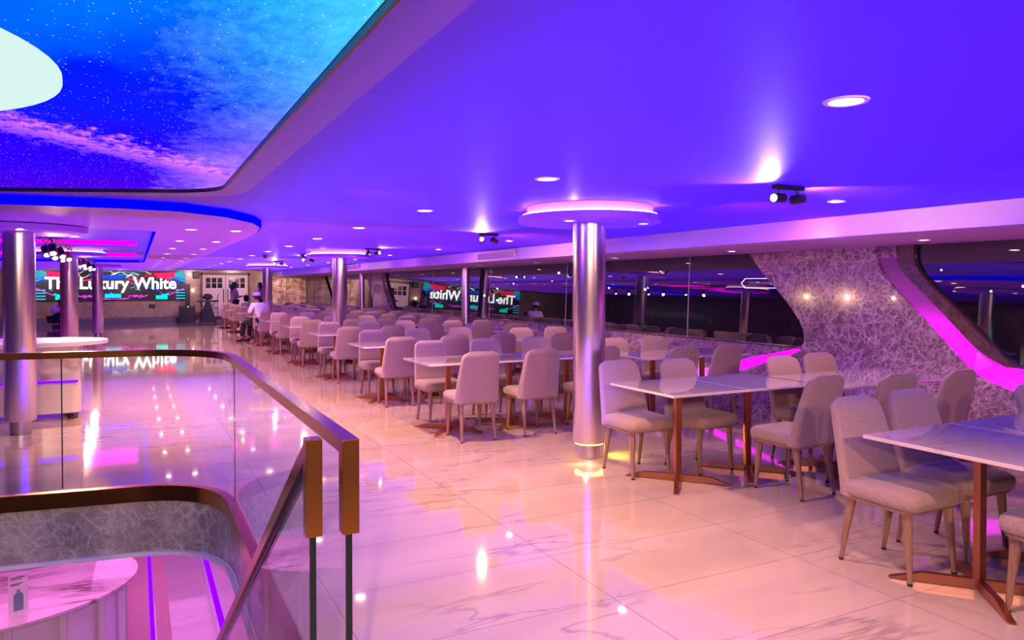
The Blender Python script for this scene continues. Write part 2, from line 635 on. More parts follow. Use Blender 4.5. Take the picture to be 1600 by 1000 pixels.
# galaxy screen
o = empty('galaxy_ceiling_screen', (0, 0, LED))
tag(o, 'huge glowing ceiling screen showing a blue starry galaxy above the stairwell', 'ceiling screen')
g = G(); g.poly([p for p in led_outline(-0.008)], (), 0.012)
g.build('screen_panel', M['galaxy'], o, normals=False)
g = G()
g.bar([(x, y, 0.0) for x, y in I2], 0.012, 0.03)
g.build('edge_trim', M['black'], o)
g = G()
ov = [(-1.28 + 1.06 * math.cos(a), 2.98 + 0.98 * math.sin(a)) for a in [2 * PI * i / 64 for i in range(64)]]
g.loft([[(x, y, LED + 0.01) for x, y in ov], [(x, y, LED - 0.012) for x, y in ov]])
oval_mat = emis('oval_light_diffuser', (0.70, 0.92, 0.88), 0.9)
tag(g.build('oval_ceiling_light', [oval_mat]), 'big white oval light panel in the middle of the galaxy ceiling', 'ceiling light')

# lower slab of ceiling over the dance floor side, rounded at its corner
ZS = 2.165
front = [(-7.4, 7.0), (-3.2, 7.0), (-0.92, 6.82), (-0.1, 6.76), (0.35, 6.84), (0.75, 7.2), (1.05, 7.75), (1.2, 8.3), (1.27, 9.0), (1.29, 10)]
rec = rrect(5.0, 13.0, 0.25, 4, -2.28, 15.8)
rec = [(x, y) for x, y, z in rec]
g = G()
g.poly(front + [(1.29, 35.2), (-7.4, 35.2)], [rec], ZS)
f2 = front + [(1.29, 35.2)]
g.wallstrip([(x, y, ZS) for x, y in f2], [(x, y, ZC) for x, y in f2])
g.wallstrip([(x, y, ZS) for x, y in rec + rec[:1]], [(x, y, ZC) for x, y in rec + rec[:1]])
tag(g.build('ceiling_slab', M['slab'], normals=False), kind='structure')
# cove light lines tucked on the edge of the slab
g = G(); g.bar([(x, y - 0.012, ZS + 0.036) for x, y in front[:-1]], 0.012, 0.074)
tag(g.build('cove_light_strip', M['blue_led']), 'blue glowing cove line along the curved edge beyond the galaxy ceiling', 'light strip')
g = G(); g.bar([(0.205, 9.5, ZS + 0.035), (0.205, 22.1, ZS + 0.035)], 0.012, 0.055)
tag(g.build('cove_light_strip', M['blue_led']), 'straight blue cove line inside the ceiling recess over dance floor', 'light strip')
g = G(); g.bar([(-4.6, 22.27, ZS + 0.035), (0.1, 22.27, ZS + 0.035)], 0.012, 0.055, )
tag(g.build('cove_light_strip', M['blue_led']), 'blue cove line closing the stage end of the ceiling recess', 'light strip')
for i, (y, xa, xb) in enumerate(((13.5, -0.75, 0.12), (18.5, -0.7, 0.12))):
    g = G(); g.bar([(xa - 3, y, ZC - 0.01), (xb - 0.1, y, ZC - 0.01)], (1.0, 1.6)[i], 0.012)
    tag(g.build('pink_ceiling_light', M['pink_led']), ('hot pink light bar across the recess beside the first lamp truss', 'hot pink light bar across the recess close to the stage')[i], 'ceiling light')

# soffit over the windows
g = G()
Y0, Y1 = -5, 35.2
g.wallstrip([(5.62, Y0, 2.165), (5.62, Y1, 2.165)], [(5.55, Y0, 1.975), (5.55, Y1, 1.975)])
g.wallstrip([(5.55, Y0, 1.975), (5.55, Y1, 1.975)], [(7.36, Y0, 1.975), (7.36, Y1, 1.975)])
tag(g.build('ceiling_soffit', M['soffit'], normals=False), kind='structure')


# ------------------------------------------------------------------ setting: window wall
def prof(z):
    if z < .78: return 6.45 + .8 * z / .78
    return 7.25 + .05 * (z - .78) / 1.195


def resample(c, n=26):
    """(Y, z) curve running down, evenly in length"""
    ls = [0]
    for a, b in zip(c, c[1:]): ls.append(ls[-1] + math.hypot(b[0] - a[0], b[1] - a[1]))
    out = []
    for i in range(n):
        t = ls[-1] * i / (n - 1)
        for j in range(len(c) - 1):
            if t <= ls[j + 1] + 1e-9:
                f = (t - ls[j]) / max(1e-9, ls[j + 1] - ls[j])
                out.append((c[j][0] + f * (c[j + 1][0] - c[j][0]), c[j][1] + f * (c[j + 1][1] - c[j][1])))
                break
    return out


def smoothc(c, it=2):
    for _ in range(it):
        n = [c[0]]
        for a, b in zip(c, c[1:]):
            n += [(a[0] * .75 + b[0] * .25, a[1] * .75 + b[1] * .25), (a[0] * .25 + b[0] * .75, a[1] * .25 + b[1] * .75)]
        n.append(c[-1])
        c = n
    return resample(c)


C1 = smoothc([(7.37, 1.975), (7.13, 1.72), (6.82, 1.46), (6.56, 1.2), (6.43, 1.03), (6.40, .90), (6.42, .81), (6.52, .78)])
C2 = smoothc([(5.48, 1.975), (5.45, 1.79), (5.33, 1.61), (5.07, 1.36), (4.77, 1.09), (4.54, .87), (4.45, .78)])
C3 = smoothc([(5.22, 1.975), (5.21, 1.82), (5.12, 1.66), (4.84, 1.42), (4.55, 1.14), (4.35, .94), (4.2, .84), (4.05, .78)])
C4 = smoothc([(5.01, 1.975), (5.03, 1.83), (4.92, 1.64), (4.56, 1.31), (4.28, 1.05), (4.09, .88), (3.98, .81), (3.85, .78)])


def W3(c, off, dx=0.0):
    return [(prof(z) + dx, y + off, z) for y, z in c]


piers = [0.0, 18.4]
for o_ in piers:
    g = G()
    g.wallstrip(W3(C1, o_), W3(C2, o_))
    g.wallstrip(W3(C1, o_), W3(C1, o_, .07))
    g.wallstrip(W3(C2, o_), W3(C2, o_, .09))
    g.wallstrip(W3(C2, o_, .09), W3(C3, o_, .09))
    tag(g.build('wall_window_pier', M['wall'], smooth=True, angle=30), kind='structure')
    g = G()
    g.wallstrip(W3(C3, o_, .09), W3(C3, o_, -.01))
    g.wallstrip(W3(C3, o_, -.01), W3(C4, o_, -.01))
    g.wallstrip(W3(C4, o_, -.01), W3(C4, o_, .07))
    tag(g.build('wall_window_frame', M['dark_marble'], smooth=True, angle=30), kind='structure')
# far pier, window frame and plain wall up to the stage end
g = G()
A = [(32.9, 1.975), (31.0, .78)]; B = [(35.2, 1.975), (35.2, .78)]
g.wallstrip(W3(A, 0), W3(B, 0))
tag(g.build('wall_window_pier', M['wall']), kind='structure')
g = G()
A0 = [(32.2, 1.975), (30.4, .78)]
g.wallstrip(W3(A0, 0, -.01), W3(A, 0, -.01))
tag(g.build('wall_window_frame', M['dark_marble']), kind='structure')
# low wall
g = G()
ys = [-5, 35.2]
g.wallstrip([(6.45, y, 0) for y in ys], [(7.25, y, .78) for y in ys])
tag(g.build('wall_window_side', M['wall']), kind='structure')
g = G()
for (ya, yb) in ((-5, 3.9), (6.5, 22.3), (24.9, 30.4)):
    g.box(7.24, 7.36, ya, yb, .765, .79, .004)
tag(g.build('trim_6', M['dark_marble']), kind='structure')
# window panes
for i, (ya, yb, joints) in enumerate(((-5, 5.1, [1.2]), (6.35, 23.5, [8.6, 12.1, 15.5, 19.2]), (24.75, 32.3, [28.0]))):
    g = G()
    g.face([(prof(1.975) + .05, ya, 1.975), (prof(1.975) + .05, yb, 1.975), (prof(.78) + .05, yb, .78), (prof(.78) + .05, ya, .78)])
    wn = g.build('window_%d' % (i + 1), M['window'], normals=False)
    tag(wn, kind='structure')
    for j in joints:
        g = G()
        g.bar([(prof(.78) + .045, j, .78), (prof(1.975) + .045, j, 1.975)], .008, .006, up=(0, 1, 0))
        g.build('pane_joint', M['trim_ring'], wn)


# wall grooves whose magenta light is painted on as their own glow
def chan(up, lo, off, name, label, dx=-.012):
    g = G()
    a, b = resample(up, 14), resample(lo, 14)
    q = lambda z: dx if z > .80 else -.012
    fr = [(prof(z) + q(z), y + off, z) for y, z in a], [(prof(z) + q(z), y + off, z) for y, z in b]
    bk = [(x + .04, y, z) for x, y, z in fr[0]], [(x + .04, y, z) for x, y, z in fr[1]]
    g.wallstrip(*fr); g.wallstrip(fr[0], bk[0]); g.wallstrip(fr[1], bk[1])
    tag(g.build(name, M['magenta_fade']), label, 'wall groove')


cut2 = [p for p in C2 if p[1] < 1.9]
cut3 = [p for p in C3 if p[1] < 1.9]
chan(cut3 + [(3.7, .765), (3.2, .75), (2.4, .74)], cut2 + [(4.38, .73), (3.91, .59), (3.4, .50), (2.4, .45)], 0, 'glow_groove',
     'wall groove with painted magenta glow curving down beside the dark window frame at wall', dx=.03)
chan([(6.50, .775), (6.79, .69), (7.03, .64), (7.71, .42), (8.3, .28)], [(6.44, .76), (6.53, .69), (6.94, .53), (7.37, .36), (7.9, .20)], 0, 'glow_groove',
     'wall groove with painted magenta glow sloping down under the end of the long window')
g = G()
c2, c3 = W3(C2, 18.4, .05), W3(C3, 18.4, .05)
mid = [tuple(.75 * a[i] + .25 * b[i] for i in range(3)) for a, b in zip(c3, c2)]
g.wallstrip(c3, mid)
tag(g.build('glow_groove', M['magenta']), 'narrow groove with painted magenta glow beside the far end of the long window', 'wall groove')

# other walls
g = G(); g.box(-7.4, 7.6, 35.0, 35.2, 0, 2.3)
tag(g.build('wall_stage', M['back_wall']), kind='structure')
g = G(); g.box(-7.5, -7.3, -5, 35.2, 0, 2.3)
tag(g.build('wall_port', M['back_wall']), kind='structure')
g = G(); g.box(-7.5, 7.6, -5.2, -5.0, 0, 2.3)
tag(g.build('wall_rear', M['back_wall']), kind='structure')
g = G(); g.box(8, 260, -60, 200, -3.2, -3.0)
tag(g.build('water', M['water']), kind='structure')

# ------------------------------------------------------------------ railings round the stair opening
RZ = 1.05
bal = empty('glass_balustrade', (EDGE, 2.36, 0))
tag(bal, 'glass balustrade with bronze handrail curving around the stair opening', 'railing')
inv = Matrix.Translation((-EDGE, -2.36, 0))


def lp(pts):
    return [(p[0] - EDGE, p[1] - 2.36, p[2]) for p in pts]


OPr = opening(0.0)
g = G()
g.bar(lp([(x, y, RZ - .024) for x, y in OPr]), .052, .048)
g.build('handrail', M['bronze'], bal, smooth=True, angle=30)
g = G()
g.box(-.027, .027, -.030, .027, .745, RZ, .003)
g.build('newel_post', M['bronze'], bal)
# three panes: along the straight side, round the corner, then the far side
segs = [[(EDGE, 2.375), (EDGE, 5.47)], [(EDGE, 5.48)] + OPr[5:15] + [(-.49, 6.405)], [(-.5, 6.406), (-.93, 6.47), (-2.7, 6.72)]]
for i, sg in enumerate(segs):
    g = G()
    pts = [(x, y, .51) for x, y in sg]
    g.bar(lp(pts), .012, .97)
    g.build('glass_pane', M['glass'], bal, smooth=True, angle=30)
for (x, y) in ((EDGE, 5.475), (-.495, 6.4055)):
    g = G()
    g.box(x - EDGE - .004, x - EDGE + .004, y - 2.36 - .004, y - 2.36 + .004, .03, 1.0)
    g.build('pane_joint', M['glass_edge'], bal)
g = G(); g.box(-.010, .010, 0.0, .010, .02, .745)
g.build('glass_edge', M['glass_edge'], bal)

st = empty('stair_handrail', (.505, 2.41, 0))
tag(st, 'bronze handrail sloping down the stairs with glass infill and square end post', 'railing')
SL = math.tan(R(32.6))
L = 4.1
g = G(); g.bar([(0, .01, RZ - .035), (0, L, RZ - .035 - L * SL)], .045, .05)
g.build('handrail', M['bronze'], st)
g = G(); g.bar([(0, .02, RZ - .075), (0, L, RZ - .075 - L * SL)], .022, .034)
g.build('under_rail', M['glass_edge'], st)
g = G(); g.box(-.026, .026, -.027, .027, .735, RZ, .003)
g.build('newel_post', M['bronze'], st)
g = G()
p = [(0, .02, RZ - .09), (0, L, RZ - .09 - L * SL), (0, L, -.25 - L * SL), (0, .02, -.25)]
g.loft([[(-.006, q[1], q[2]) for q in p], [(.006, q[1], q[2]) for q in p]])
g.build('glass_pane', M['glass'], st)
g = G(); g.box(-.010, .010, .0, .012, -.25, .735)
g.build('glass_edge', M['glass_edge'], st)

# ------------------------------------------------------------------ columns


def column(x, y, label, glow=False, ztop=ZC, disc=True):
    t = empty('round_column', (x, y, 0))
    tag(t, label, 'column', 'brushed steel columns')
    g = G(); g.lathe([(.143, .14), (.146, .145), (.146, 2.10)], n=48)
    g.build('shaft', M['chrome'], t, smooth=True)
    g = G(); g.lathe([(.100, 0.004), (.100, .14)], n=40)
    g.build('base', M['chrome'], t, smooth=True)
    if glow:
        g = G(); g.lathe([(.104, .128), (.128, .128), (.128, .138), (.104, .138)], n=40, caps=False)
        g.build('base_light', M['yellow_led'], t)
    if disc:
        g = G(); g.lathe([(.62, 2.095), (.635, 2.10), (.635, 2.155), (.62, 2.16)], n=72)
        g.build('ceiling_disc', M['slab'], t, smooth=True, angle=30)
        g = G(); g.lathe([(.575, 2.166), (.60, 2.166), (.60, 2.172), (.575, 2.172)], n=64, caps=False)
        g.build('ring_light', M['ring_led'], t)
        g = G(); g.lathe([(.56, 2.16), (.56, ztop)], n=64)
        g.build('disc_drum', M['soffit'], t, smooth=True, angle=30)
    return t


column(3.63, 5.6, 'steel column standing in the seating, yellow glow at its foot', True)
column(3.63, 14.7, 'steel column rising from chairs midway down the seating')
column(3.63, 23.8, 'steel column just beyond the seated man in white')
column(-1.08, 9.2, 'steel column by the white wheeled bar counter')
column(-1.10, 16.0, 'steel column standing between the two lamp trusses')
column(-1.00, 25.1, 'steel column in front of the stage screen lettering', ztop=ZS)
spot((3.80, 5.55, .132), (4.05, 5.42, 0), (1.0, .62, .05), 14, 150, .9, .02)
spot((3.50, 5.45, .132), (3.3, 5.2, 0), (1.0, .62, .05), 7, 150, .9, .02)
# glow of the drums and of the column feet
for (x, y) in ((3.63, 5.6), (3.63, 14.7)):
    for a in range(4):
        an = PI / 4 + a * PI / 2
        p = (x + .6 * math.cos(an), y + .6 * math.sin(an), 2.175)
        spot(p, (x + 1.2 * math.cos(an), y + 1.2 * math.sin(an), 2.5), (1.0, .62, .25), 1.6, 120, .8, .02)
for (x, y, lab) in ((7.10, 16.4, 'slim violet lit column against the long window'), (7.10, 25.6, 'slim violet lit column at the far end of the window wall')):
    t = empty('slim_column', (x, y, .02))
    tag(t, lab, 'column', 'slim columns at the window wall')
    g = G(); g.lathe([(.10, .0), (.10, 1.95)], n=32)
    g.build('shaft', M['chrome'], t, smooth=True)
    g = G(); g.lathe([(.13, .0), (.13, .03), (.105, .05)], n=32)
    g.build('base', M['chrome'], t, smooth=True)

# ------------------------------------------------------------------ chairs


def sq(w, d, r, z, cx=0, cy=0):
    return rrect(w, d, r, 5, cx, cy, z)


def make_chair():
    t = empty('dining_chair', (0, 0, 0))
    # front of the chair is +y
    g = G()
    g.loft([sq(.43, .43, .06, .385, cy=.01), sq(.455, .455, .07, .395, cy=.01), sq(.465, .465, .07, .425, cy=.01), sq(.455, .455, .07, .455, cy=.01), sq(.42, .42, .08, .472, cy=.01), sq(.30, .30, .09, .478, cy=.01)])
    g.build('seat', M['fabric'], t, smooth=True, angle=60)
    g = G()
    rings = []
    nz = 16
    for i in range(nz + 1):
        f = i / nz
        z = .385 + f * .515
        wd = .465 - .085 * f ** 1.3
        rr = .07
        if z > .9 - rr:                                   # round the shoulders
            q = (z - (.9 - rr)) / rr
            wd -= 2 * rr * (1 - math.sqrt(max(0, 1 - q * q))) * .98
        th = .085 - .035 * f
        if i == nz: th = .012
        if i == nz - 1: th *= .85
        yc = -.205 - .105 * f ** 1.25
        ring = []
        for (x, y, _) in rrect(wd, th, th * .46, 4):
            bend = .045 * (abs(x) / .23) ** 2.2 * (1 - .45 * f)   # shell wraps forward at the sides
            ring.append((x, yc + y + bend, z))
        rings.append(ring)
    g.loft(rings)
    g.build('backrest', M['fabric'], t, smooth=True, angle=60)
    g = G()
    g.loft([sq(.43, .43, .06, .368, cy=.0), sq(.44, .44, .06, .386, cy=.0)])
    g.build('seat_frame', M['leg'], t, smooth=True, angle=30)
    for sx in (-1, 1):
        for sy in (-1, 1):
            top = (sx * .165, .165 if sy > 0 else -.165, .37)
            bot = (sx * .178, .195 if sy > 0 else -.225, .012)
            g = G()
            g.tube([top, (top[0] * .8 + bot[0] * .2, top[1] * .8 + bot[1] * .2, .30), bot], [.026, .0245, .0125], 10)
            lg = g.build('leg', M['leg'], t, smooth=True, angle=50)
            g = G(); g.cyl(bot[0], bot[1], 0, .014, .0125, .0135, 10)
            g.build('foot_glide', M['glide'], lg)
    return t


def make_table():
    t = empty('dining_table', (0, 0, 0))
    g = G(); g.box(-.368, .368, -.4, .4, .73, .75, .003)
    g.build('tabletop', M['top'], t)
    g = G(); g.box(-.16, .16, -.2, .2, .722, .73)
    g.build('mounting_plate', M['copper'], t)
    g = G(); g.box(-.028, .028, -.018, .018, .0, .722, .002)
    g.build('post', M['copper'], t)
    for ax, ay in ((1, 1), (-1, 1), (-1, -1), (1, -1)):
        d = Vector((ax * .27, ay * .31, 0)); ln = d.length; d.normalize()
        n = Vector((-d.y, d.x, 0)) * .017
        g = G()
        prof_ = [(.018, .004), (ln, .004), (ln, .008), (ln * .62, .052), (.018, .052)]
        g.loft([[tuple(d * a + n + Vector((0, 0, z))) for a, z in prof_], [tuple(d * a - n + Vector((0, 0, z))) for a, z in prof_]])
        g.build('base_arm', M['copper'], t)
    return t


chair0, table0 = make_chair(), make_table()
used = {'chair': False, 'table': False}


def place(kind, x, y, rz, label, group):
    src = chair0 if kind == 'chair' else table0
    o = src if not used[kind] else copy_tree(src)
    used[kind] = True
    o.location = (x, y, 0)
    o.rotation_euler = (0, 0, rz)
    tag(o, label, 'chair' if kind == 'chair' else 'table', group)
    return o


ORD = ['first', 'second', 'third', 'fourth', 'fifth', 'sixth', 'seventh', 'eighth', 'ninth', 'tenth', 'eleventh']
rng = random.Random(4)
J = lambda a=.03: rng.uniform(-a, a)
FACE_CAM, FACE_STAGE = PI, 0.0


def chair(x, y, stage_side, row, k, extra=None):
    side = 'stage' if stage_side else 'stair'
    lab = 'beige fabric chair, %s side of %s table row from stairs, %s from aisle' % (side, ORD[row], ORD[k])
    place('chair', x + J(.02), y + J(.02), (FACE_CAM if stage_side else FACE_STAGE) + J(.06), extra or lab, 'beige dining chairs')


def table(x, y, row, k, tot):
    lab = 'white marble table on copper base, %s table row from stairs, %s from aisle' % (ORD[row], ORD[k])
    place('table', x, y, 0, lab, 'dining tables')


# row one (beside the camera) and row two
for k, x in enumerate((3.81, 4.55)): table(x, 2.25, 0, k, 4)
for k, x in enumerate((5.30, 6.04)): table(x, 2.10, 0, k + 2, 4)
chair(3.72, 2.64, True, 0, 0); chair(4.27, 2.68, True, 0, 1); chair(5.20, 2.45, True, 0, 2); chair(5.8, 2.45, True, 0, 3)
chair(3.84, 1.84, False, 0, 0); chair(4.45, 1.8, False, 0, 1)
for k, x in enumerate((3.81, 4.55)): table(x, 4.60, 1, k, 4)
for k, x in enumerate((5.24, 5.98)): table(x, 4.36, 1, k + 2, 4)
chair(3.68, 4.98, True, 1, 0); chair(4.25, 4.84, True, 1, 1); chair(5.24, 4.62, True, 1, 2); chair(5.82, 4.70, True, 1, 3)
chair(4.40, 4.00, False, 1, 0); chair(4.98, 3.82, False, 1, 1); chair(5.60, 3.76, False, 1, 2)
# the long block of rows
ROWS = [7.37, 9.75, 12.4, 15.0, 17.7, 20.3, 23.2, 26.2, 28.9]
for r, y in enumerate(ROWS):
    row = r + 2
    xs1, xs2 = (2.98, 3.72, 4.46), (5.32, 6.06)
    cx1, cx2 = (3.02, 3.74, 4.44), (5.24, 5.84)
    dy2 = -.5 if r == 0 else -.35
    skip_col = abs(y - 14.7) < .8 or abs(y - 23.8) < 1.0
    for k, x in enumerate(xs1): table(x, y, row, k, 5)
    for k, x in enumerate(xs2): table(x, y + dy2, row, k + 3, 5)
    for k, x in enumerate(cx1):
        chair(x + .04, y + .50, True, row, k)
        chair(x, y - .50, False, row, k)
    for k, x in enumerate(cx2):
        chair(x + .02, y + dy2 + .40, True, row, k + 3)
        chair(x - .02, y + dy2 - .42, False, row, k + 3)

# ------------------------------------------------------------------ ceiling lamps
WARM = (1.0, .52, .28)
AMBER = (1.0, .54, .20)


def downlight(x, y, z, label, group, power=26, r=.055, lit=True, deg=115, col=WARM):
    t = empty('downlight', (x, y, z))
    tag(t, label, 'ceiling light', group)
    g = G(); g.lathe([(r, 0.0), (r + .004, -.006), (r + .02, -.006), (r + .024, 0.0)], n=28, caps=False)
    g.build('lamp_ring', M['trim_ring'], t, smooth=True)
    g = G(); g.cyl(0, 0, -.003, 0.002, r, n=28)
    g.build('lamp_lens', M['lens'], t)
    if lit:
        spot((x, y, z - .02), (x, y, 0), col, power, deg, .7, .05)
    return t


for i in range(13):
    downlight(2.40, 1.93 + 2.28 * i, ZC, 'round downlight, %s of the row above the aisle counted from the stairs' % (ORD[i] if i < 11 else ('twelfth', 'thirteenth')[i - 11]),
              'aisle downlights', 330 if 0 < i < 4 else 190, .06, True, col=AMBER if 0 < i < 4 else WARM)


def camber(x):
    return ZC if x < 4.7 else ZC - (x - 4.7) / .92 * .075


for i in range(9):
    downlight(5.0, 4.1 + 2.9 * i, camber(5.0), 'round downlight, %s of the row above the window-side tables' % ORD[i], 'window side downlights', 100, .05, True)
for i in range(12):
    downlight(6.62, 4.45 + 2.52 * i, 1.975, 'small downlight under the window soffit, %s of that row' % (ORD[i] if i < 11 else 'twelfth'), 'soffit downlights', 18, .045, i % 2 == 0, 120)
for i in range(10):
    for j, x in enumerate((.55, 1.02)):
        downlight(x, 8.9 + 2.3 * i, ZS, 'small downlight in the lilac ceiling, %s pair from the stairs, %s side' % (ORD[i], ('recess', 'aisle')[j]),
                  'paired slab downlights', 420 if i < 2 else 190, .05, j == 0, col=AMBER if i < 2 else WARM)
for (x, y, lab) in ((3.28, 5.37, 'small downlight in the column disc, aisle side'), (4.02, 5.33, 'small downlight in the column disc, window side')):
    downlight(x, y, 2.095, lab, 'column disc downlights', 8, .035, True)
for (x, y, lab) in ((-1.0, 8.62, 'bright downlight in the disc above the bar counter column'), (-.6, 9.6, 'small downlight at the back of the disc above the bar counter column')):
    downlight(x, y, 2.093, lab, 'bar column disc downlights', 14, .04, True)

# track spots with two cans


def can_spot(name, parent, loc, direction, hot):
    d = Vector(direction).normalized()
    g = G()
    c = Vector(loc)
    g.tube([c - d * .055, c - d * .05, c + d * .055, c + d * .058], [.026, .033, .033, .031], 20)
    o = g.build(name, M['black'], parent, smooth=True, angle=40)
    g = G(); g.tube([c + d * .0585, c + d * .060], .026, 20)
    g.build('lamp_lens', M['lens_hot'] if hot else M['lens'], o)
    return o


def track(x, y, z, label, dirs):
    t = empty('ceiling_spotlight', (x, y, z))
    tag(t, label, 'spotlight', 'black twin ceiling spotlights')
    g = G(); g.box(-.14, .14, -.018, .018, -.03, 0, .003)
    g.build('mounting_bar', M['black'], t)
    for sx, d in zip((-.09, .09), dirs):
        g = G(); g.cyl(sx, 0, -.06, -.03, .008, n=10)
        g.build('bracket', M['black'], t)
        can_spot('lamp_can', t, (sx, 0, -.09), d, d[1] < -.2)
        dv = Vector(d).normalized()
        p = Vector((x + sx, y, z - .09)) + dv * .07
        spot(p, p + dv, (1.0, .62, .30), 55, 95, .9, .02)


track(4.07, 3.74, ZC, 'black twin spotlight on the ceiling between column disc and window', [(-1, -.15, -.05), (1, .05, .16)])
track(4.20, 8.95, ZC, 'black twin spotlight on the ceiling beyond the column disc, yellow flare', [(-.5, -.9, .12), (.9, .5, -.2)])
track(3.95, 13.5, ZC, 'black twin spotlight hanging midway along the seating ceiling', [(-.2, .8, -.7), (.5, -.9, .16)])
track(3.66, 17.9, ZC, 'black twin spotlight with a bright yellow flare before middle column', [(-.4, -.9, .1), (.9, .3, -.3)])
track(3.55, 21.3, ZC, 'black twin spotlight in the distance over the seated man', [(-.4, -.9, .1), (.9, -.3, -.2)])

# added pink spots without fixtures, to brighten the soffit face
for y in (2.0, 5.2, 9.3, 12.8, 16.5, 20.5, 25):
    spot((4.4, y - .6, 1.9), (5.6, y, 2.08), (1.0, .22, .80), 24 if y > 3 else 40, 130, 1.0, .02)
for y in (5.2, 8.2, 11.2, 14.5, 18):
    spot((1.2, y, 2.15), (3.6, y + 1.6, .5), (.42, .10, 1.0), 200, 100, .9, .05)  # unseen violet spots added to tint the chairs
spot((.70, 2.6, .12), (3.5, 5.5, .62), (.04, .0, 1.0), 1600, 13, 1.0, .04)  # unseen blue spot added for the blue patch on the column
spot((.3, 7.0, .12), (-1.05, 9.1, .50), (.04, .0, 1.0), 1200, 18, 1.0, .04)  # another added blue spot, for the bar counter column

# lamps behind the camera over the landing
for (x, y, tx, ty, tz, p_) in ((1.6, -1.6, 2.2, 4.5, .3, 330), (-.6, -1.0, -.2, 6.5, -.3, 700), (4.6, -1.4, 4.4, 5.0, .4, 200)):
    spot((x, y, 2.18), (tx, ty, tz), (1.0, .55, .34), p_, 120, .9, .05)

spot((5.2, 4.6, 1.95), (7.3, 5.9, 1.7), (.30, .1, 1.0), 45, 110, 1.0, .05)  # added violet spot colouring the window pier, no fixture there

# lamp trusses over the dance floor


def truss(x, y0, y1, n, label):
    t = empty('lamp_truss', (x, y0, 2.13))
    tag(t, label, 'stage lights')
    L_ = y1 - y0
    g = G()
    for dx, dz in ((-.07, 0), (.07, 0), (-.07, .07), (.07, .07)):
        g.tube([(dx, 0, dz), (dx, L_, dz)], .009, 8)
    g.build('truss_bar', M['black'], t)
    g = G()
    m = int(L_ / .22)
    for i in range(m):
        a, b = i * L_ / m, (i + 1) * L_ / m
        for dx in (-.07, .07):
            g.tube([(dx, a, 0 if i % 2 else .07), (dx, b, .07 if i % 2 else 0)], .005, 6)
    g.build('lattice', M['black'], t)
    for i in range(n):
        yy = L_ * (i + .5) / n
        dx = -.06 if i % 2 else .07
        c = Vector((dx, yy, -.12))
        d = Vector((.15 + .1 * (i % 3), -.62, -.75)).normalized()
        g = G()
        g.tube([c - d * .08, c - d * .07, c + d * .05, c + d * .07], [.03, .05, .055, .062], 16)
        o = g.build('lamp_can', M['black'], t, smooth=True, angle=40)
        if i % 2 == 0: spot(Vector((x, y0, 2.13)) + c + d * .09, Vector((x, y0, 2.13)) + c + d * 2, (1.0, .52, .24), 120, 130, .9, .03)
        g = G(); g.tube([c + d * .0705, c + d * .073], .036, 16)
        g.build('lamp_lens', M['lens'], o)
        g = G(); g.tube([(dx, yy, 0), (dx, yy, -.08)], .007, 6)
        g.build('bracket', M['black'], o)


truss(-1.02, 10.9, 14.6, 6, 'black truss of bright lamps beyond the bar counter column')
truss(-1.02, 17.2, 23.0, 6, 'black truss of bright lamps running to the stage')

# small ceiling devices
for (x, y, lab) in ((2.55, 17.0, 'small dome camera on ceiling ahead of the seated man'), (3.2, 16.2, 'black dome camera on the ceiling close to the twin spotlights')):
    t = empty('dome_camera', (x, y, ZC)); tag(t, lab, 'camera', 'dome cameras')
    g = G(); g.lathe([(.06, -.03), (.065, 0)], n=20); g.build('housing', M['violet_paint'] if 'violet_paint' in M else M['ceiling'], t, smooth=True)
    g = G(); g.lathe([(.004, -.095), (.03, -.085), (.045, -.06), (.048, -.03)], n=20); g.build('dome', M['black'], t, smooth=True)
# air vents on the soffit face
for (ya, yb, lab) in ((10.8, 12.3, 'white slatted air vent set in the soffit above the long window'), (20.3, 21.9, 'white slatted air vent in the soffit beyond the middle column')):
    t = empty('air_vent', (5.568, ya, 2.0)); tag(t, lab, 'air vent', 'soffit air vents')
    L_ = yb - ya
    g = G()
    for z0, z1 in ((0, .012), (.118, .13)): g.box(-.02, 0, 0, L_, z0, z1)
    for a, b in ((0, .02), (L_ - .02, L_)): g.box(-.02, 0, a, b, 0, .13)
    g.build('vent_frame', M['soffit'], t)
    g = G(); g.box(-.004, .012, .02, L_ - .02, .012, .118); g.build('vent_back', M['brown'], t)
    g = G()
    for i in range(40):
        yy = .03 + (L_ - .06) * i / 39
        g.box(-.016, -.003, yy - .0035, yy + .0035, .012, .118)
    g.build('vent_slats', M['soffit'], t)

# ------------------------------------------------------------------ white wheeled bar counter
t = empty('bar_counter', (-2.0, 9.9, 0))
tag(t, 'white marble bar counter on casters behind the left steel column', 'counter')
g = G()
g.loft([sq(2.75, .75, .10, .08, cx=.05, cy=.35), sq(2.75, .75, .10, .85, cx=.05, cy=.35)])
g.build('body', M['bartop'], t, smooth=True, angle=30)
ov = [(1.7 * math.copysign(abs(math.cos(a)) ** .7, math.cos(a)), .35 + .62 * math.sin(a)) for a in [2 * PI * i / 72 for i in range(72)]]
g = G(); g.loft([[(x * .995, y, .85) for x, y in ov], [(x, y, .86) for x, y in ov], [(x, y, .895) for x, y in ov], [(x * .995, y, .90) for x, y in ov]])
g.build('countertop', M['white'], t, smooth=True, angle=30)
g = G(); g.box(.35, 1.40, -.034, -.022, .43, .455); g.box(-1.3, .0, -.034, -.022, .43, .455)
g.build('light_strip', M['violet_led'], t)
for (x, y) in ((1.3, .05), (-1.25, .05), (1.3, .65), (-1.25, .65)):
    g = G(); g.box(x - .06, x + .06, y - .04, y + .04, .07, .08); g.tube([(x - .025, y, .07), (x - .025, y, .03)], .008, 6)
    c = g.build('caster', M['black'], t)
    g = G(); g.tube([(x - .015, y, .036), (x + .015, y, .036)], .035, 18); g.build('wheel', M['glide'], c)

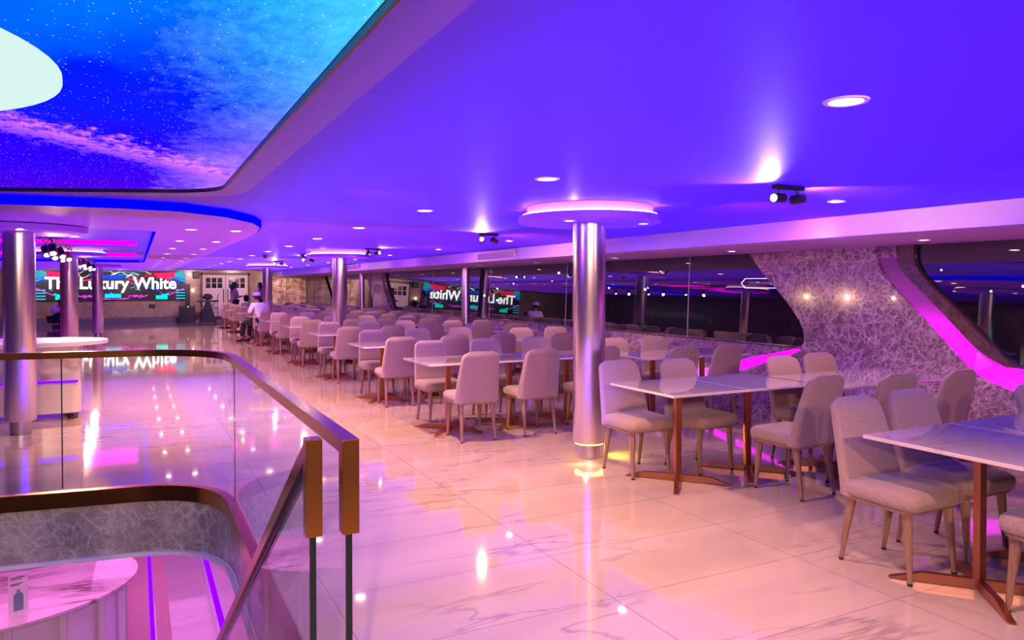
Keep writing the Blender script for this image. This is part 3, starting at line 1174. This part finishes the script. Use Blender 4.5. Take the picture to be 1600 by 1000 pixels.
# ------------------------------------------------------------------ lower deck counter
t = empty('reception_counter', (-1.6, 9.7, -2.7))
tag(t, 'curved veined marble counter on the lower deck seen through stair opening', 'counter')
el = lambda a, b, z, n=80: [(a * math.cos(2 * PI * i / n), b * math.sin(2 * PI * i / n), z) for i in range(n)]
g = G(); g.loft([el(1.58, 1.23, .905), el(1.6, 1.25, .915), el(1.6, 1.25, .945), el(1.58, 1.23, .95)])
g.build('countertop', M['bartop'], t, smooth=True, angle=30)
g = G(); g.loft([el(1.42, 1.07, 0), el(1.42, 1.07, .905)])
g.build('front_panel', M['white'], t, smooth=True, angle=30)
for k in range(10):
    a = -PI + k * PI / 9 + PI / 22
    g = G(); x, y = 1.47 * math.cos(a), 1.12 * math.sin(a)
    g.box(x - .03, x + .03, y - .03, y + .03, 0, .905, .004); g.build('panel_post', M['white'], t)
g = G(); g.lathe([(.16, .95), (.16, 1.9)], x=-.1, y=.55, n=32); g.build('standing_column', M['chrome'], t, smooth=True)
t = empty('sign_stand', (-1.07, 8.80, -1.75), R(20))
tag(t, 'small white card with a picture of bottle standing on lower counter', 'sign')
g = G(); g.box(-.085, .085, -.004, .004, 0, .40, .001); g.build('card', M['white'], t)
g = G(); g.box(-.09, .09, -.03, .03, -.004, .004); g.build('foot', M['white'], t)
pale = mat('pale_blue_print', (.16, .30, .36), .4)
g = G(); g.loft([[(x, -.006, z) for x, z in pp] for pp in [[(-.042, .04), (.042, .04), (.042, .19), (.03, .215), (.014, .22), (.014, .25), (-.014, .25), (-.014, .22), (-.03, .215), (-.042, .19)]]] +
                [[(x, -.004, z) for x, z in [(-.042, .04), (.042, .04), (.042, .19), (.03, .215), (.014, .22), (.014, .25), (-.014, .25), (-.014, .22), (-.03, .215), (-.042, .19)]]])
g.build('bottle_picture', pale, t)
g = G()
for z, wd in ((.37, .12), (.352, .10), (.31, .11), (.296, .08)): g.box(-.07, -.07 + wd, -.0055, -.004, z, z + .007)
g.build('printed_lines', M['brown'], t)

# ------------------------------------------------------------------ stage end
g = G()
cv = arc_pts((-5.2, 33.4), (-1.2, 33.0), (2.0, 34.2), 24)
g.loft([[(x, y, 0) for x, y in [(-5.2, 34.98)] + cv + [(2.0, 34.98)]], [(x, y, .22) for x, y in [(-5.2, 34.98)] + cv + [(2.0, 34.98)]]])
tag(g.build('floor_stage', [mat('dark_stage_carpet', (.10, .085, .12), .6)]), kind='structure')
# LED wall
t = empty('led_screen', (-.83, 34.93, .93))
tag(t, 'wide stage screen reading The Luxury White over neon circuit stripes', 'screen')
W_, H_ = 5.5, 1.24
g = G(); g.box(-W_ / 2, W_ / 2, -.05, .06, 0, H_); g.build('screen_housing', M['black'], t)
CY, PK, RD, BL, TQ, WH = [emis(n, c, s) for n, c, s in (('screen_cyan', (.02, .62, .85), 1.2), ('screen_magenta', (.75, .04, .75), 1.3), ('screen_red', (.95, .02, .12), 1.3),
                                                     ('screen_blue', (.01, .07, .75), 1.3), ('screen_turquoise', (.0, .75, .65), 1.3), ('screen_white', (1, 1, 1), 2.2))]
g = G()
rs = random.Random(12)


def quad(x0, z0, x1, z1, w_, mi, lay):
    g.mi = mi
    y = -.052 - .0012 * lay
    dx, dz = x1 - x0, z1 - z0
    l = math.hypot(dx, dz) or 1
    nx, nz = -dz / l * w_ / 2, dx / l * w_ / 2
    c = lambda v, a, b: max(a, min(b, v))
    pts = [(x0 + nx, z0 + nz), (x1 + nx, z1 + nz), (x1 - nx, z1 - nz), (x0 - nx, z0 - nz)]
    g.face([(c(x, -W_ / 2 + .01, W_ / 2 - .01), y, c(z, .01, H_ - .01)) for x, z in pts])


lay = 0
for s in (-1, 1):
    # corner stripe bursts
    for i in range(5):
        lay += 1; quad(s * 2.74, .80 + i * .095, s * (2.15 + .07 * i), .98 + i * .06, .05, 0, lay)
    for i in range(3):
        lay += 1; quad(s * 2.74, .66 + i * .10, s * 1.95, 1.02 + i * .05, .035, 3, lay)
    for i in range(4):
        lay += 1; quad(s * 2.74, .08 + i * .12, s * 2.38, .08 + i * .12, .04, 0, lay)
    lay += 1; quad(s * 2.7, .52, s * 2.1, .22, .035, 1, lay)
    lay += 1; quad(s * 2.35, 1.10, s * 1.62, 1.04, .22, 2, lay)
    lay += 1; quad(s * 2.2, .86, s * 1.55, 1.1, .07, 2, lay)
    lay += 1; quad(s * 2.05, .13, s * 1.6, .13, .16, 4, lay)
    lay += 1; quad(s * 2.1, .28, s * 1.7, .16, .07, 4, lay)
    for i in range(5):
        lay += 1; quad(s * (1.65 - .09 * i), 1.2, s * (1.52 - .09 * i), .98, .018, 2, lay)
    for i in range(3):
        lay += 1; quad(s * (1.3 - .2 * i), .22, s * (.95 - .2 * i), .12 + .03 * i, .04, 1, lay)
    lay += 1; quad(s * 1.7, .42, s * 1.1, .62, .05, 3, lay)
    lay += 1; quad(s * 1.2, .80, s * .55, .92, .06, 2, lay)
    lay += 1; quad(s * .62, .10, s * .15, .06, .035, 1, lay)
for i in range(16):
    x = rs.uniform(-1.5, 1.5); z = rs.uniform(.93, 1.12); q = rs.choice((-.22, .22)); lay += 1
    quad(x, z, x + q, z + .12, .012, 5, lay); lay += 1; quad(x + q, z + .12, x + 2.2 * q, z + .12, .012, 0, lay)
lay += 1; quad(-.45, .98, .45, .98, .16, 3, lay)
lay += 1; quad(-.3, .2, .3, .2, .17, 0, lay)
lay += 1; quad(-.5, .06, .5, .06, .02, 1, lay)
for i in range(30):
    x = rs.uniform(-2.3, 2.3); z = rs.uniform(.25, .85); lay += 1
    quad(x, z, x + rs.uniform(-.3, .3), z + rs.uniform(-.12, .12), rs.uniform(.015, .04), rs.choice((0, 1, 3, 4, 3)), lay)
g.build('neon_stripes', [CY, PK, RD, BL, TQ, WH], t, normals=False)
fc = bpy.data.curves.new('stage_text', 'FONT')
fc.body = 'The Luxury White'
fc.size = 1.0
fc.offset = .022
fc.extrude = .008
fc.align_x = 'CENTER'
fo = bpy.data.objects.new('tmp_text', fc)
COL.objects.link(fo)
bpy.context.view_layer.update()
me = bpy.data.meshes.new_from_object(fo.evaluated_get(bpy.context.evaluated_depsgraph_get()))
bpy.data.objects.remove(fo)
xs = [v.co.x for v in me.vertices]
k_ = 4.78 / (max(xs) - min(xs))
for v in me.vertices:
    v.co = Vector((v.co.x * k_, -.20 + v.co.z, .50 + v.co.y * k_ * 1.05))
me.materials.clear(); me.materials.append(WH)
lo = bpy.data.objects.new('lettering', me); COL.objects.link(lo); lo.parent = t
for p in me.polygons: p.material_index = 0

# doors
t = empty('double_door', (3.55, 34.94, 0)); t.name = 'door_1'; tag(t, kind='structure')
g = G(); g.box(-1.02, 1.02, -.02, .05, 2.02, 2.12); g.box(-1.02, -.94, -.02, .05, 0, 2.12); g.box(.94, 1.02, -.02, .05, 0, 2.12)
g.build('door_frame', M['brown'], t)
for s in (-1, 1):
    g = G(); xa, xb = sorted((s * .01, s * .93)); g.box(xa, xb, -.04, .02, .12, 2.02)
    d = g.build('door_leaf', M['door'], t)
    g = G(); g.box(xa, xb, -.045, -.04, .12, .20); g.build('kick_plate', M['brown'], d)
    g = G()
    for i in range(3):
        for j in range(2):
            x = s * .25 + (i * .24 - .09 if s > 0 else -i * .24 + .09) + s * .07
            g.box(x - .095, x + .095, -.052, -.04, 1.45 + j * .235, 1.66 + j * .235)
    g.build('door_panes', M['window'] if False else M['glass_edge'], d)
    g = G(); g.tube([(s * .09, -.09, .75), (s * .09, -.09, 1.4)], .018, 8); g.tube([(s * .09, -.09, .8), (s * .09, -.04, .8)], .01, 6); g.tube([(s * .09, -.09, 1.35), (s * .09, -.04, 1.35)], .01, 6)
    g.build('door_handle', M['brown'], d)

# wall art panels on the stage wall beside the window wall
art = mat('satin_wave_panel', (.6, .45, .38), .25)
k = N(art)
wv = k.n('ShaderNodeTexNoise', Scale=1.4, Detail=4.0, Distortion=2.2)
k.l(coords(k, (.8, 1, 1.3)), wv.inputs['Vector'])
k.l(k.ramp([(.35, (.30, .18, .15)), (.5, (.62, .44, .36)), (.56, (.85, .72, .60)), (.62, (.5, .33, .28))], wv.outputs[0]), k.b.inputs['Base Color'])
for i, (xa, xb) in enumerate(((5.2, 6.15), (6.17, 7.05))):
    g = G()
    n = 24
    rows = [[(xa + (xb - xa) * i_ / n, 34.93 - .03 * math.sin(i_ * .7 + j_ * .5) * math.sin(j_ * .45), .35 + 1.55 * j_ / n) for i_ in range(n + 1)] for j_ in range(n + 1)]
    for a, b in zip(rows, rows[1:]): g.wallstrip(a, b)
    tag(g.build('wall_panel', art, smooth=True), ('pinkish satin wall panel beside the last steel column', 'satin wall panel in the far corner by the window wall')[i], 'wall panel')
for x_, p_ in ((-3.5, 120), (-.5, 120), (2.3, 160), (4.2, 200)):  # unseen spots added to lift the dark stage end
    spot((x_, 31.5, 2.1), (x_, 35, .9), (1.0, .58, .52), p_, 120, .9, .05)
spot((5.6, 33.2, 1.9), (5.7, 35, 1.2), (1.0, .6, .35), 60, 110, .8, .05)

# stage gear
t = empty('tower_speaker', (1.95, 33.9, 0)); tag(t, 'black column loudspeaker on its bass box beside the stage', 'speaker')
g = G(); g.box(-.33, .28, -.3, .3, 0, .70, .02); g.build('bass_box', M['black'], t)
g = G(); g.box(-.08, .10, -.05, .09, .70, 1.62, .01); g.build('speaker_column', M['black'], t)
g = G(); g.box(-.3, .25, -.305, -.30, .03, .64); g.build('grille', M['glide'], t)
g = G(); g.box(-.02, .01, -.31, -.30, .66, .69); g.build('indicator_light', M['city_blue'], t)
t = empty('keyboard_stand', (2.72, 33.75, 0)); tag(t, 'dark covered keyboard on a stand next to the column loudspeaker', 'keyboard')
g = G(); g.box(-.42, .42, -.16, .16, .86, .94, .01); g.build('keyboard', M['black'], t)
g = G(); g.bar([(-.3, 0, 0.01), (.3, 0, .86)], .03, .03); g.bar([(.3, 0, 0.01), (-.3, 0, .86)], .03, .03); g.build('cross_stand', M['black'], t)
g = G()
g.loft([rrect(.7 - .5 * i / 5, .34 - .22 * i / 5, .1, 4, 0, 0, .0 + .85 * i / 5) for i in range(6)]); g.build('cover_cloth', M['black_cloth'], t, smooth=True)
g = G(); g.lathe([(.02, .94), (.19, 1.0), (.2, 1.1), (.12, 1.2), (.02, 1.22)], n=20); g.build('covered_mixer', M['black_cloth'], t, smooth=True)
t = empty('music_stand', (3.0, 32.5, 0)); tag(t, 'thin black music stand in front of the white doors', 'stand')
g = G(); g.tube([(0, 0, .05), (0, 0, 1.0)], .012, 8)
for a in range(3): g.tube([(0, 0, .2), (.25 * math.cos(a * 2.1), .25 * math.sin(a * 2.1), .01)], .01, 6)
g.build('pole', M['black'], t)
g = G(); g.bar([(-.02, 0, 1.0), (.04, 0, 1.22)], .16, .02); g.build('desk', M['black'], t)
g = G(); g.tube([(-.45, 0, .62), (.2, 0, .62)], .01, 6); g.build('cross_bar', M['black'], t)
g = G(); g.box(-.13, .13, -.15, .12, -.28, 0, .02)
tag(g.build('wall_speaker', M['black'], loc=(2.35, 34.8, 2.16)), 'small black speaker hung high at the corner of door frame', 'speaker')
g = G(); g.box(-.12, .12, -.03, .0, -.08, .08, .01)
tag(g.build('wall_socket_box', M['black'], loc=(.62, 34.99, .68)), 'small dark socket box on the wall below stage screen', 'socket box')

# gold glint on the stone beside the screen, made as a glowing bead
for (x, y, z, lab) in ((2.22, 34.9, 1.35, 'small painted gold glint between the stage screen and the doors'),):
    g = G(); g.lathe([(.01, -.06), (.035, -.03), (.035, .03), (.01, .06)], n=16)
    tag(g.build('wall_glint', M['lens_hot'], loc=(x, y, z)), lab, 'wall glint')

# ------------------------------------------------------------------ night outside the window
rc = random.Random(31)
for i in range(20):
    d_ = rc.uniform(70, 150)
    an = R(rc.uniform(20, 72))
    x, y = d_ * math.sin(an), d_ * math.cos(an)
    z = rc.uniform(-.5, 4)
    g = G(); r = d_ * rc.uniform(.0008, .0020)
    bmesh.ops.create_icosphere(g.bm, subdivisions=1, radius=r)
    tag(g.build('city_light', M['city'] if rc.random() < .7 else M['city_blue'], loc=(x, y, z)), 'tiny point of light shining in the night beyond the window glass', 'distant light', 'city lights in the dark')
t = empty('bridge_light_line', (60, 60, 6)); tag(t, 'long thin line of lights in the night outside the window', 'distant light')
g = G(); g.bar([(-42, 70, -2.2), (-15, 20, -1.5), (-8, 0, -.7), (15, -35, -.1), (60, -50, 0)], .07, .07); g.build('lit_cable', M['city'], t)
t = empty('neon_sign', (16.5, 16.0, 1.62), R(-70)); tag(t, 'glowing six-sided sign outline seen in the dark window', 'sign')
g = G()
hx = [(-.75, 0), (-.62, .14), (.62, .14), (.75, 0), (.62, -.14), (-.62, -.14), (-.75, 0)]
for a, b in zip(hx, hx[1:]): g.bar([(a[0], 0, a[1]), (b[0], 0, b[1])], .016, .016, up=(0, 1, 0))
g.build('outline_tube', M['city'], t)
g = G()
for i in range(22):
    x = -.5 + i * .048
    g.box(x, x + .03, -.01, .01, -.03, .03 + .02 * (i % 3 == 0))
g.build('small_letters', mat('dim_sign_letters', (.1, .1, .1), .5, emit=(.5, .4, .5), estr=.5), t)

# ------------------------------------------------------------------ people


def skin_mesh(name, nodes, edges, m, parent, levels=2, root=0):
    me = bpy.data.meshes.new(name + '_cage')
    me.from_pydata([n[:3] for n in nodes], edges, [])
    ob = bpy.data.objects.new(name + '_cage', me)
    COL.objects.link(ob)
    sk = ob.modifiers.new('skin', 'SKIN')
    sk.use_smooth_shade = True
    for i, v in enumerate(me.skin_vertices[0].data):
        r = nodes[i][3]
        v.radius = (r, r) if not isinstance(r, tuple) else r
        v.use_root = (i == root)
    sb = ob.modifiers.new('sub', 'SUBSURF'); sb.levels = levels; sb.render_levels = levels
    bpy.context.view_layer.update()
    out = bpy.data.meshes.new_from_object(ob.evaluated_get(bpy.context.evaluated_depsgraph_get()))
    bpy.data.objects.remove(ob)
    out.materials.clear(); out.materials.append(m)
    for p in out.polygons: p.use_smooth = True; p.material_index = 0
    o = bpy.data.objects.new(name, out)
    COL.objects.link(o); o.parent = parent
    return o


def person(loc, rz, label, J_, shirt, trousers, cap=False, apron=False, hair_long=True, scale=1.0):
    """J_: joint positions in the person's own frame; +y is the way the chest faces"""
    t = empty('person', loc, rz); t.scale = (scale,) * 3
    tag(t, label, 'person')
    P_ = {k: Vector(v) for k, v in J_.items()}
    nodes, edges, idx = [], [], {}

    def nd(k, p, r):
        idx[k] = len(nodes); nodes.append((*p, r)); return idx[k]

    nd('hip', P_['hip'], .12)
    nd('waist', P_['hip'].lerp(P_['chest'], .45), .11)
    nd('chest', P_['chest'], .135)
    nd('neck', P_['neck'], .055)
    nd('jaw', P_['neck'].lerp(P_['head'], .5) + Vector((0, .015, 0)), .062)
    nd('head', P_['head'], .088)
    nd('crown', P_['head'] + (P_['head'] - P_['neck']).normalized() * .07, .06)
    edges += [(0, 1), (1, 2), (2, 3), (3, 4), (4, 5), (5, 6)]
    face = P_['head'] + Vector((0, .10, -.01))
    nd('nose', P_['head'] + Vector((0, .105, -.02)), .016); edges.append((idx['head'], idx['nose']))
    for s in ('l', 'r'):
        sg = -1 if s == 'l' else 1
        nd('ear' + s, P_['head'] + Vector((sg * .092, 0, -.01)), .016); edges.append((idx['head'], idx['ear' + s]))
        nd('sh' + s, P_['sh' + s], .06); nd('el' + s, P_['el' + s], .042); nd('wr' + s, P_['wr' + s], .028)
        hd = (P_['wr' + s] - P_['el' + s]).normalized()
        palm = P_['wr' + s] + hd * .05
        nd('pa' + s, palm, .034)
        edges += [(idx['chest'], idx['sh' + s]), (idx['sh' + s], idx['el' + s]), (idx['el' + s], idx['wr' + s]), (idx['wr' + s], idx['pa' + s])]
        nd('th' + s, P_['hip'] + Vector((sg * .09, .01, -.03)), .095)
        nd('kn' + s, P_['kn' + s], .062); nd('an' + s, P_['an' + s], .042)
        nd('to' + s, P_['an' + s] + Vector(P_.get('toe' + s, Vector((0, .15, -.055)))), .034)
        edges += [(0, idx['th' + s]), (idx['th' + s], idx['kn' + s]), (idx['kn' + s], idx['an' + s]), (idx['an' + s], idx['to' + s])]
    skin_mesh('body', nodes, edges, M['skin'], t)
    # hands: four fingers and a thumb each
    for s in ('l', 'r'):
        sg = -1 if s == 'l' else 1
        hd = (P_['wr' + s] - P_['el' + s]).normalized()
        side = hd.cross(Vector((0, 0, 1)))
        side = side.normalized() if side.length > .1 else Vector((1, 0, 0))
        palm = P_['wr' + s] + hd * .06
        g = G()
        for i, ln in enumerate((.062, .072, .068, .052)):
            b = palm + side * (i - 1.5) * .017
            dn = Vector((0, 0, -1)) * .35
            g.tube([b, b + (hd + dn * .3).normalized() * ln * .5, b + (hd + dn).normalized() * ln], [.0085, .008, .006], 8)
        b = P_['wr' + s] + hd * .03 - side * .028 * sg
        g.tube([b, b + (hd - side * sg * .8).normalized() * .03, b + (hd - side * sg * .5).normalized() * .055], [.010, .009, .007], 8)
        g.build('fingers', M['skin'], t, smooth=True)
    # shirt
    n2 = [(*P_['hip'].lerp(P_['chest'], .08), .135), (*P_['hip'].lerp(P_['chest'], .5), .14), (*P_['chest'], .155), (*P_['neck'].lerp(P_['chest'], .25), .068)]
    e2 = [(0, 1), (1, 2), (2, 3)]
    for s in ('l', 'r'):
        a = len(n2)
        n2 += [(*P_['sh' + s], .082), (*P_['sh' + s].lerp(P_['el' + s], .95), .062)]
        e2 += [(2, a), (a, a + 1)]
    skin_mesh('shirt', n2, e2, shirt, t)
    n3 = [(*P_['hip'], .14)]
    e3 = []
    for s in ('l', 'r'):
        sg = -1 if s == 'l' else 1
        a = len(n3)
        n3 += [(*(P_['hip'] + Vector((sg * .09, .01, -.03))), .112), (*P_['kn' + s], .078), (*P_['kn' + s].lerp(P_['an' + s], .9), .058)]
        e3 += [(0, a), (a, a + 1), (a + 1, a + 2)]
    skin_mesh('trousers', n3, e3, trousers, t)
    for s in ('l', 'r'):
        a = P_['an' + s]
        tv = Vector(P_.get('toe' + s, Vector((0, .15, -.055))))
        g = G(); g.tube([a + Vector((0, 0, -.035)) - tv * .25, a + Vector((0, 0, -.03)) + tv * .3, a + tv * 1.1], [.045, .05, .036], 12)
        g.build('shoe', M['black'], t, smooth=True)
    # hair or cap
    H0 = P_['head']
    g = G()
    bmesh.ops.create_uvsphere(g.bm, u_segments=20, v_segments=12, radius=.112)
    for v in g.bm.verts:
        if v.co.z < -.02 and v.co.y > 0: v.co.y *= .35
        if v.co.y > .03 and v.co.z < .05: v.co.z = max(v.co.z, .05)
        v.co.z *= 1.02
    g.xf(Matrix.Translation(H0 + Vector((0, -.012, .03))))
    g.build('hair', M['hair'], t, smooth=True)
    if hair_long:
        g = G(); g.tube([H0 + Vector((0, -.09, .02)), H0 + Vector((0, -.12, -.12)), H0 + Vector((0, -.10, -.27))], [.06, .055, .02], 12)
        g.build('ponytail', M['hair'], t, smooth=True)
    if cap:
        g = G(); c0 = H0 + Vector((0, -.01, .035))
        g.lathe([(.118, -.01), (.118, .03), (.106, .07), (.065, .10), (.004, .108)], n=24)
        g.xf(Matrix.Translation(c0))
        cp = g.build('cap', M['white_cloth'], t, smooth=True)
        g = G(); g.lathe([(.120, .0), (.121, .02)], n=24, caps=False); g.xf(Matrix.Translation(c0)); g.build('cap_band', M['carpet'], cp)
    if apron:
        g = G(); c0 = P_['hip']
        g.loft([rrect(.30, .30, .1, 4, c0.x, c0.y, c0.z - .42), rrect(.29, .28, .1, 4, c0.x, c0.y, c0.z), rrect(.26, .25, .1, 4, c0.x, c0.y, c0.z + .12)])
        g.build('apron', M['tan_cloth'], t, smooth=True)
    return t


# man sitting on the aisle chair, seen from behind
person((3.00, 21.15, 0), R(38), 'seated man in white shirt and white cap with dark trousers, turned toward the aisle',
       dict(hip=(0, 0, .58), chest=(0, .04, .93), neck=(0, .06, 1.12), head=(0, .09, 1.25),
            shl=(-.19, .03, 1.02), shr=(.19, .03, 1.02), ell=(-.24, .12, .76), elr=(.24, .12, .76), wrl=(-.12, .33, .68), wrr=(.12, .33, .68),
            knl=(-.13, .43, .53), knr=(.13, .43, .53), anl=(-.14, .50, .09), anr=(.14, .50, .09)),
       M['white_cloth'], M['black_cloth'], cap=True, hair_long=False)
stand = dict(hip=(0, 0, .92), chest=(0, 0, 1.24), neck=(0, .01, 1.42), head=(0, .03, 1.55),
             shl=(-.17, 0, 1.34), shr=(.17, 0, 1.34), ell=(-.22, .06, 1.08), elr=(.22, .06, 1.08), wrl=(-.08, .27, 1.12), wrr=(.10, .28, 1.14),
             knl=(-.09, .03, .49), knr=(.09, .03, .49), anl=(-.10, 0, .085), anr=(.10, 0, .085))
person((3.42, 30.6, 0), R(-75), 'dark haired woman in tan apron standing sideways before the white doors', stand, M['tan_cloth'], M['black_cloth'], apron=True)
person((4.55, 31.6, 0), R(80), 'dark haired person standing at the wall just beyond the door frame', stand, M['tan_cloth'], M['black_cloth'], apron=True)
# dark handbag held by the woman
t = empty('handbag', (3.85, 30.45, .92)); tag(t, 'dark rounded handbag held out by the woman in front of the doors', 'bag')
g = G(); g.loft([rrect(.10, .05, .02, 4, 0, 0, 0), rrect(.20, .10, .045, 4, 0, 0, .08), rrect(.19, .10, .045, 4, 0, 0, .20), rrect(.08, .05, .02, 4, 0, 0, .27)]); g.build('bag_body', M['black_cloth'], t, smooth=True)
g = G(); g.tube([(-.04, 0, .25), (-.03, 0, .33), (.03, 0, .33), (.04, 0, .25)], .008, 8); g.build('strap', M['black_cloth'], t)
# man crouching by the stage
person((-2.75, 32.2, 0), R(-120), 'crouching man in white shirt looking at his phone at the foot of stage',
       dict(hip=(0, 0, .34), chest=(0, .16, .66), neck=(0, .26, .82), head=(0, .34, .93),
            shl=(-.18, .17, .74), shr=(.18, .17, .74), ell=(-.24, .34, .55), elr=(.24, .34, .55), wrl=(-.08, .52, .66), wrr=(.08, .52, .66),
            knl=(-.15, .38, .52), knr=(.15, .38, .52), anl=(-.13, .12, .09), anr=(.13, .12, .09)),
       M['white_cloth'], M['black_cloth'], hair_long=False)
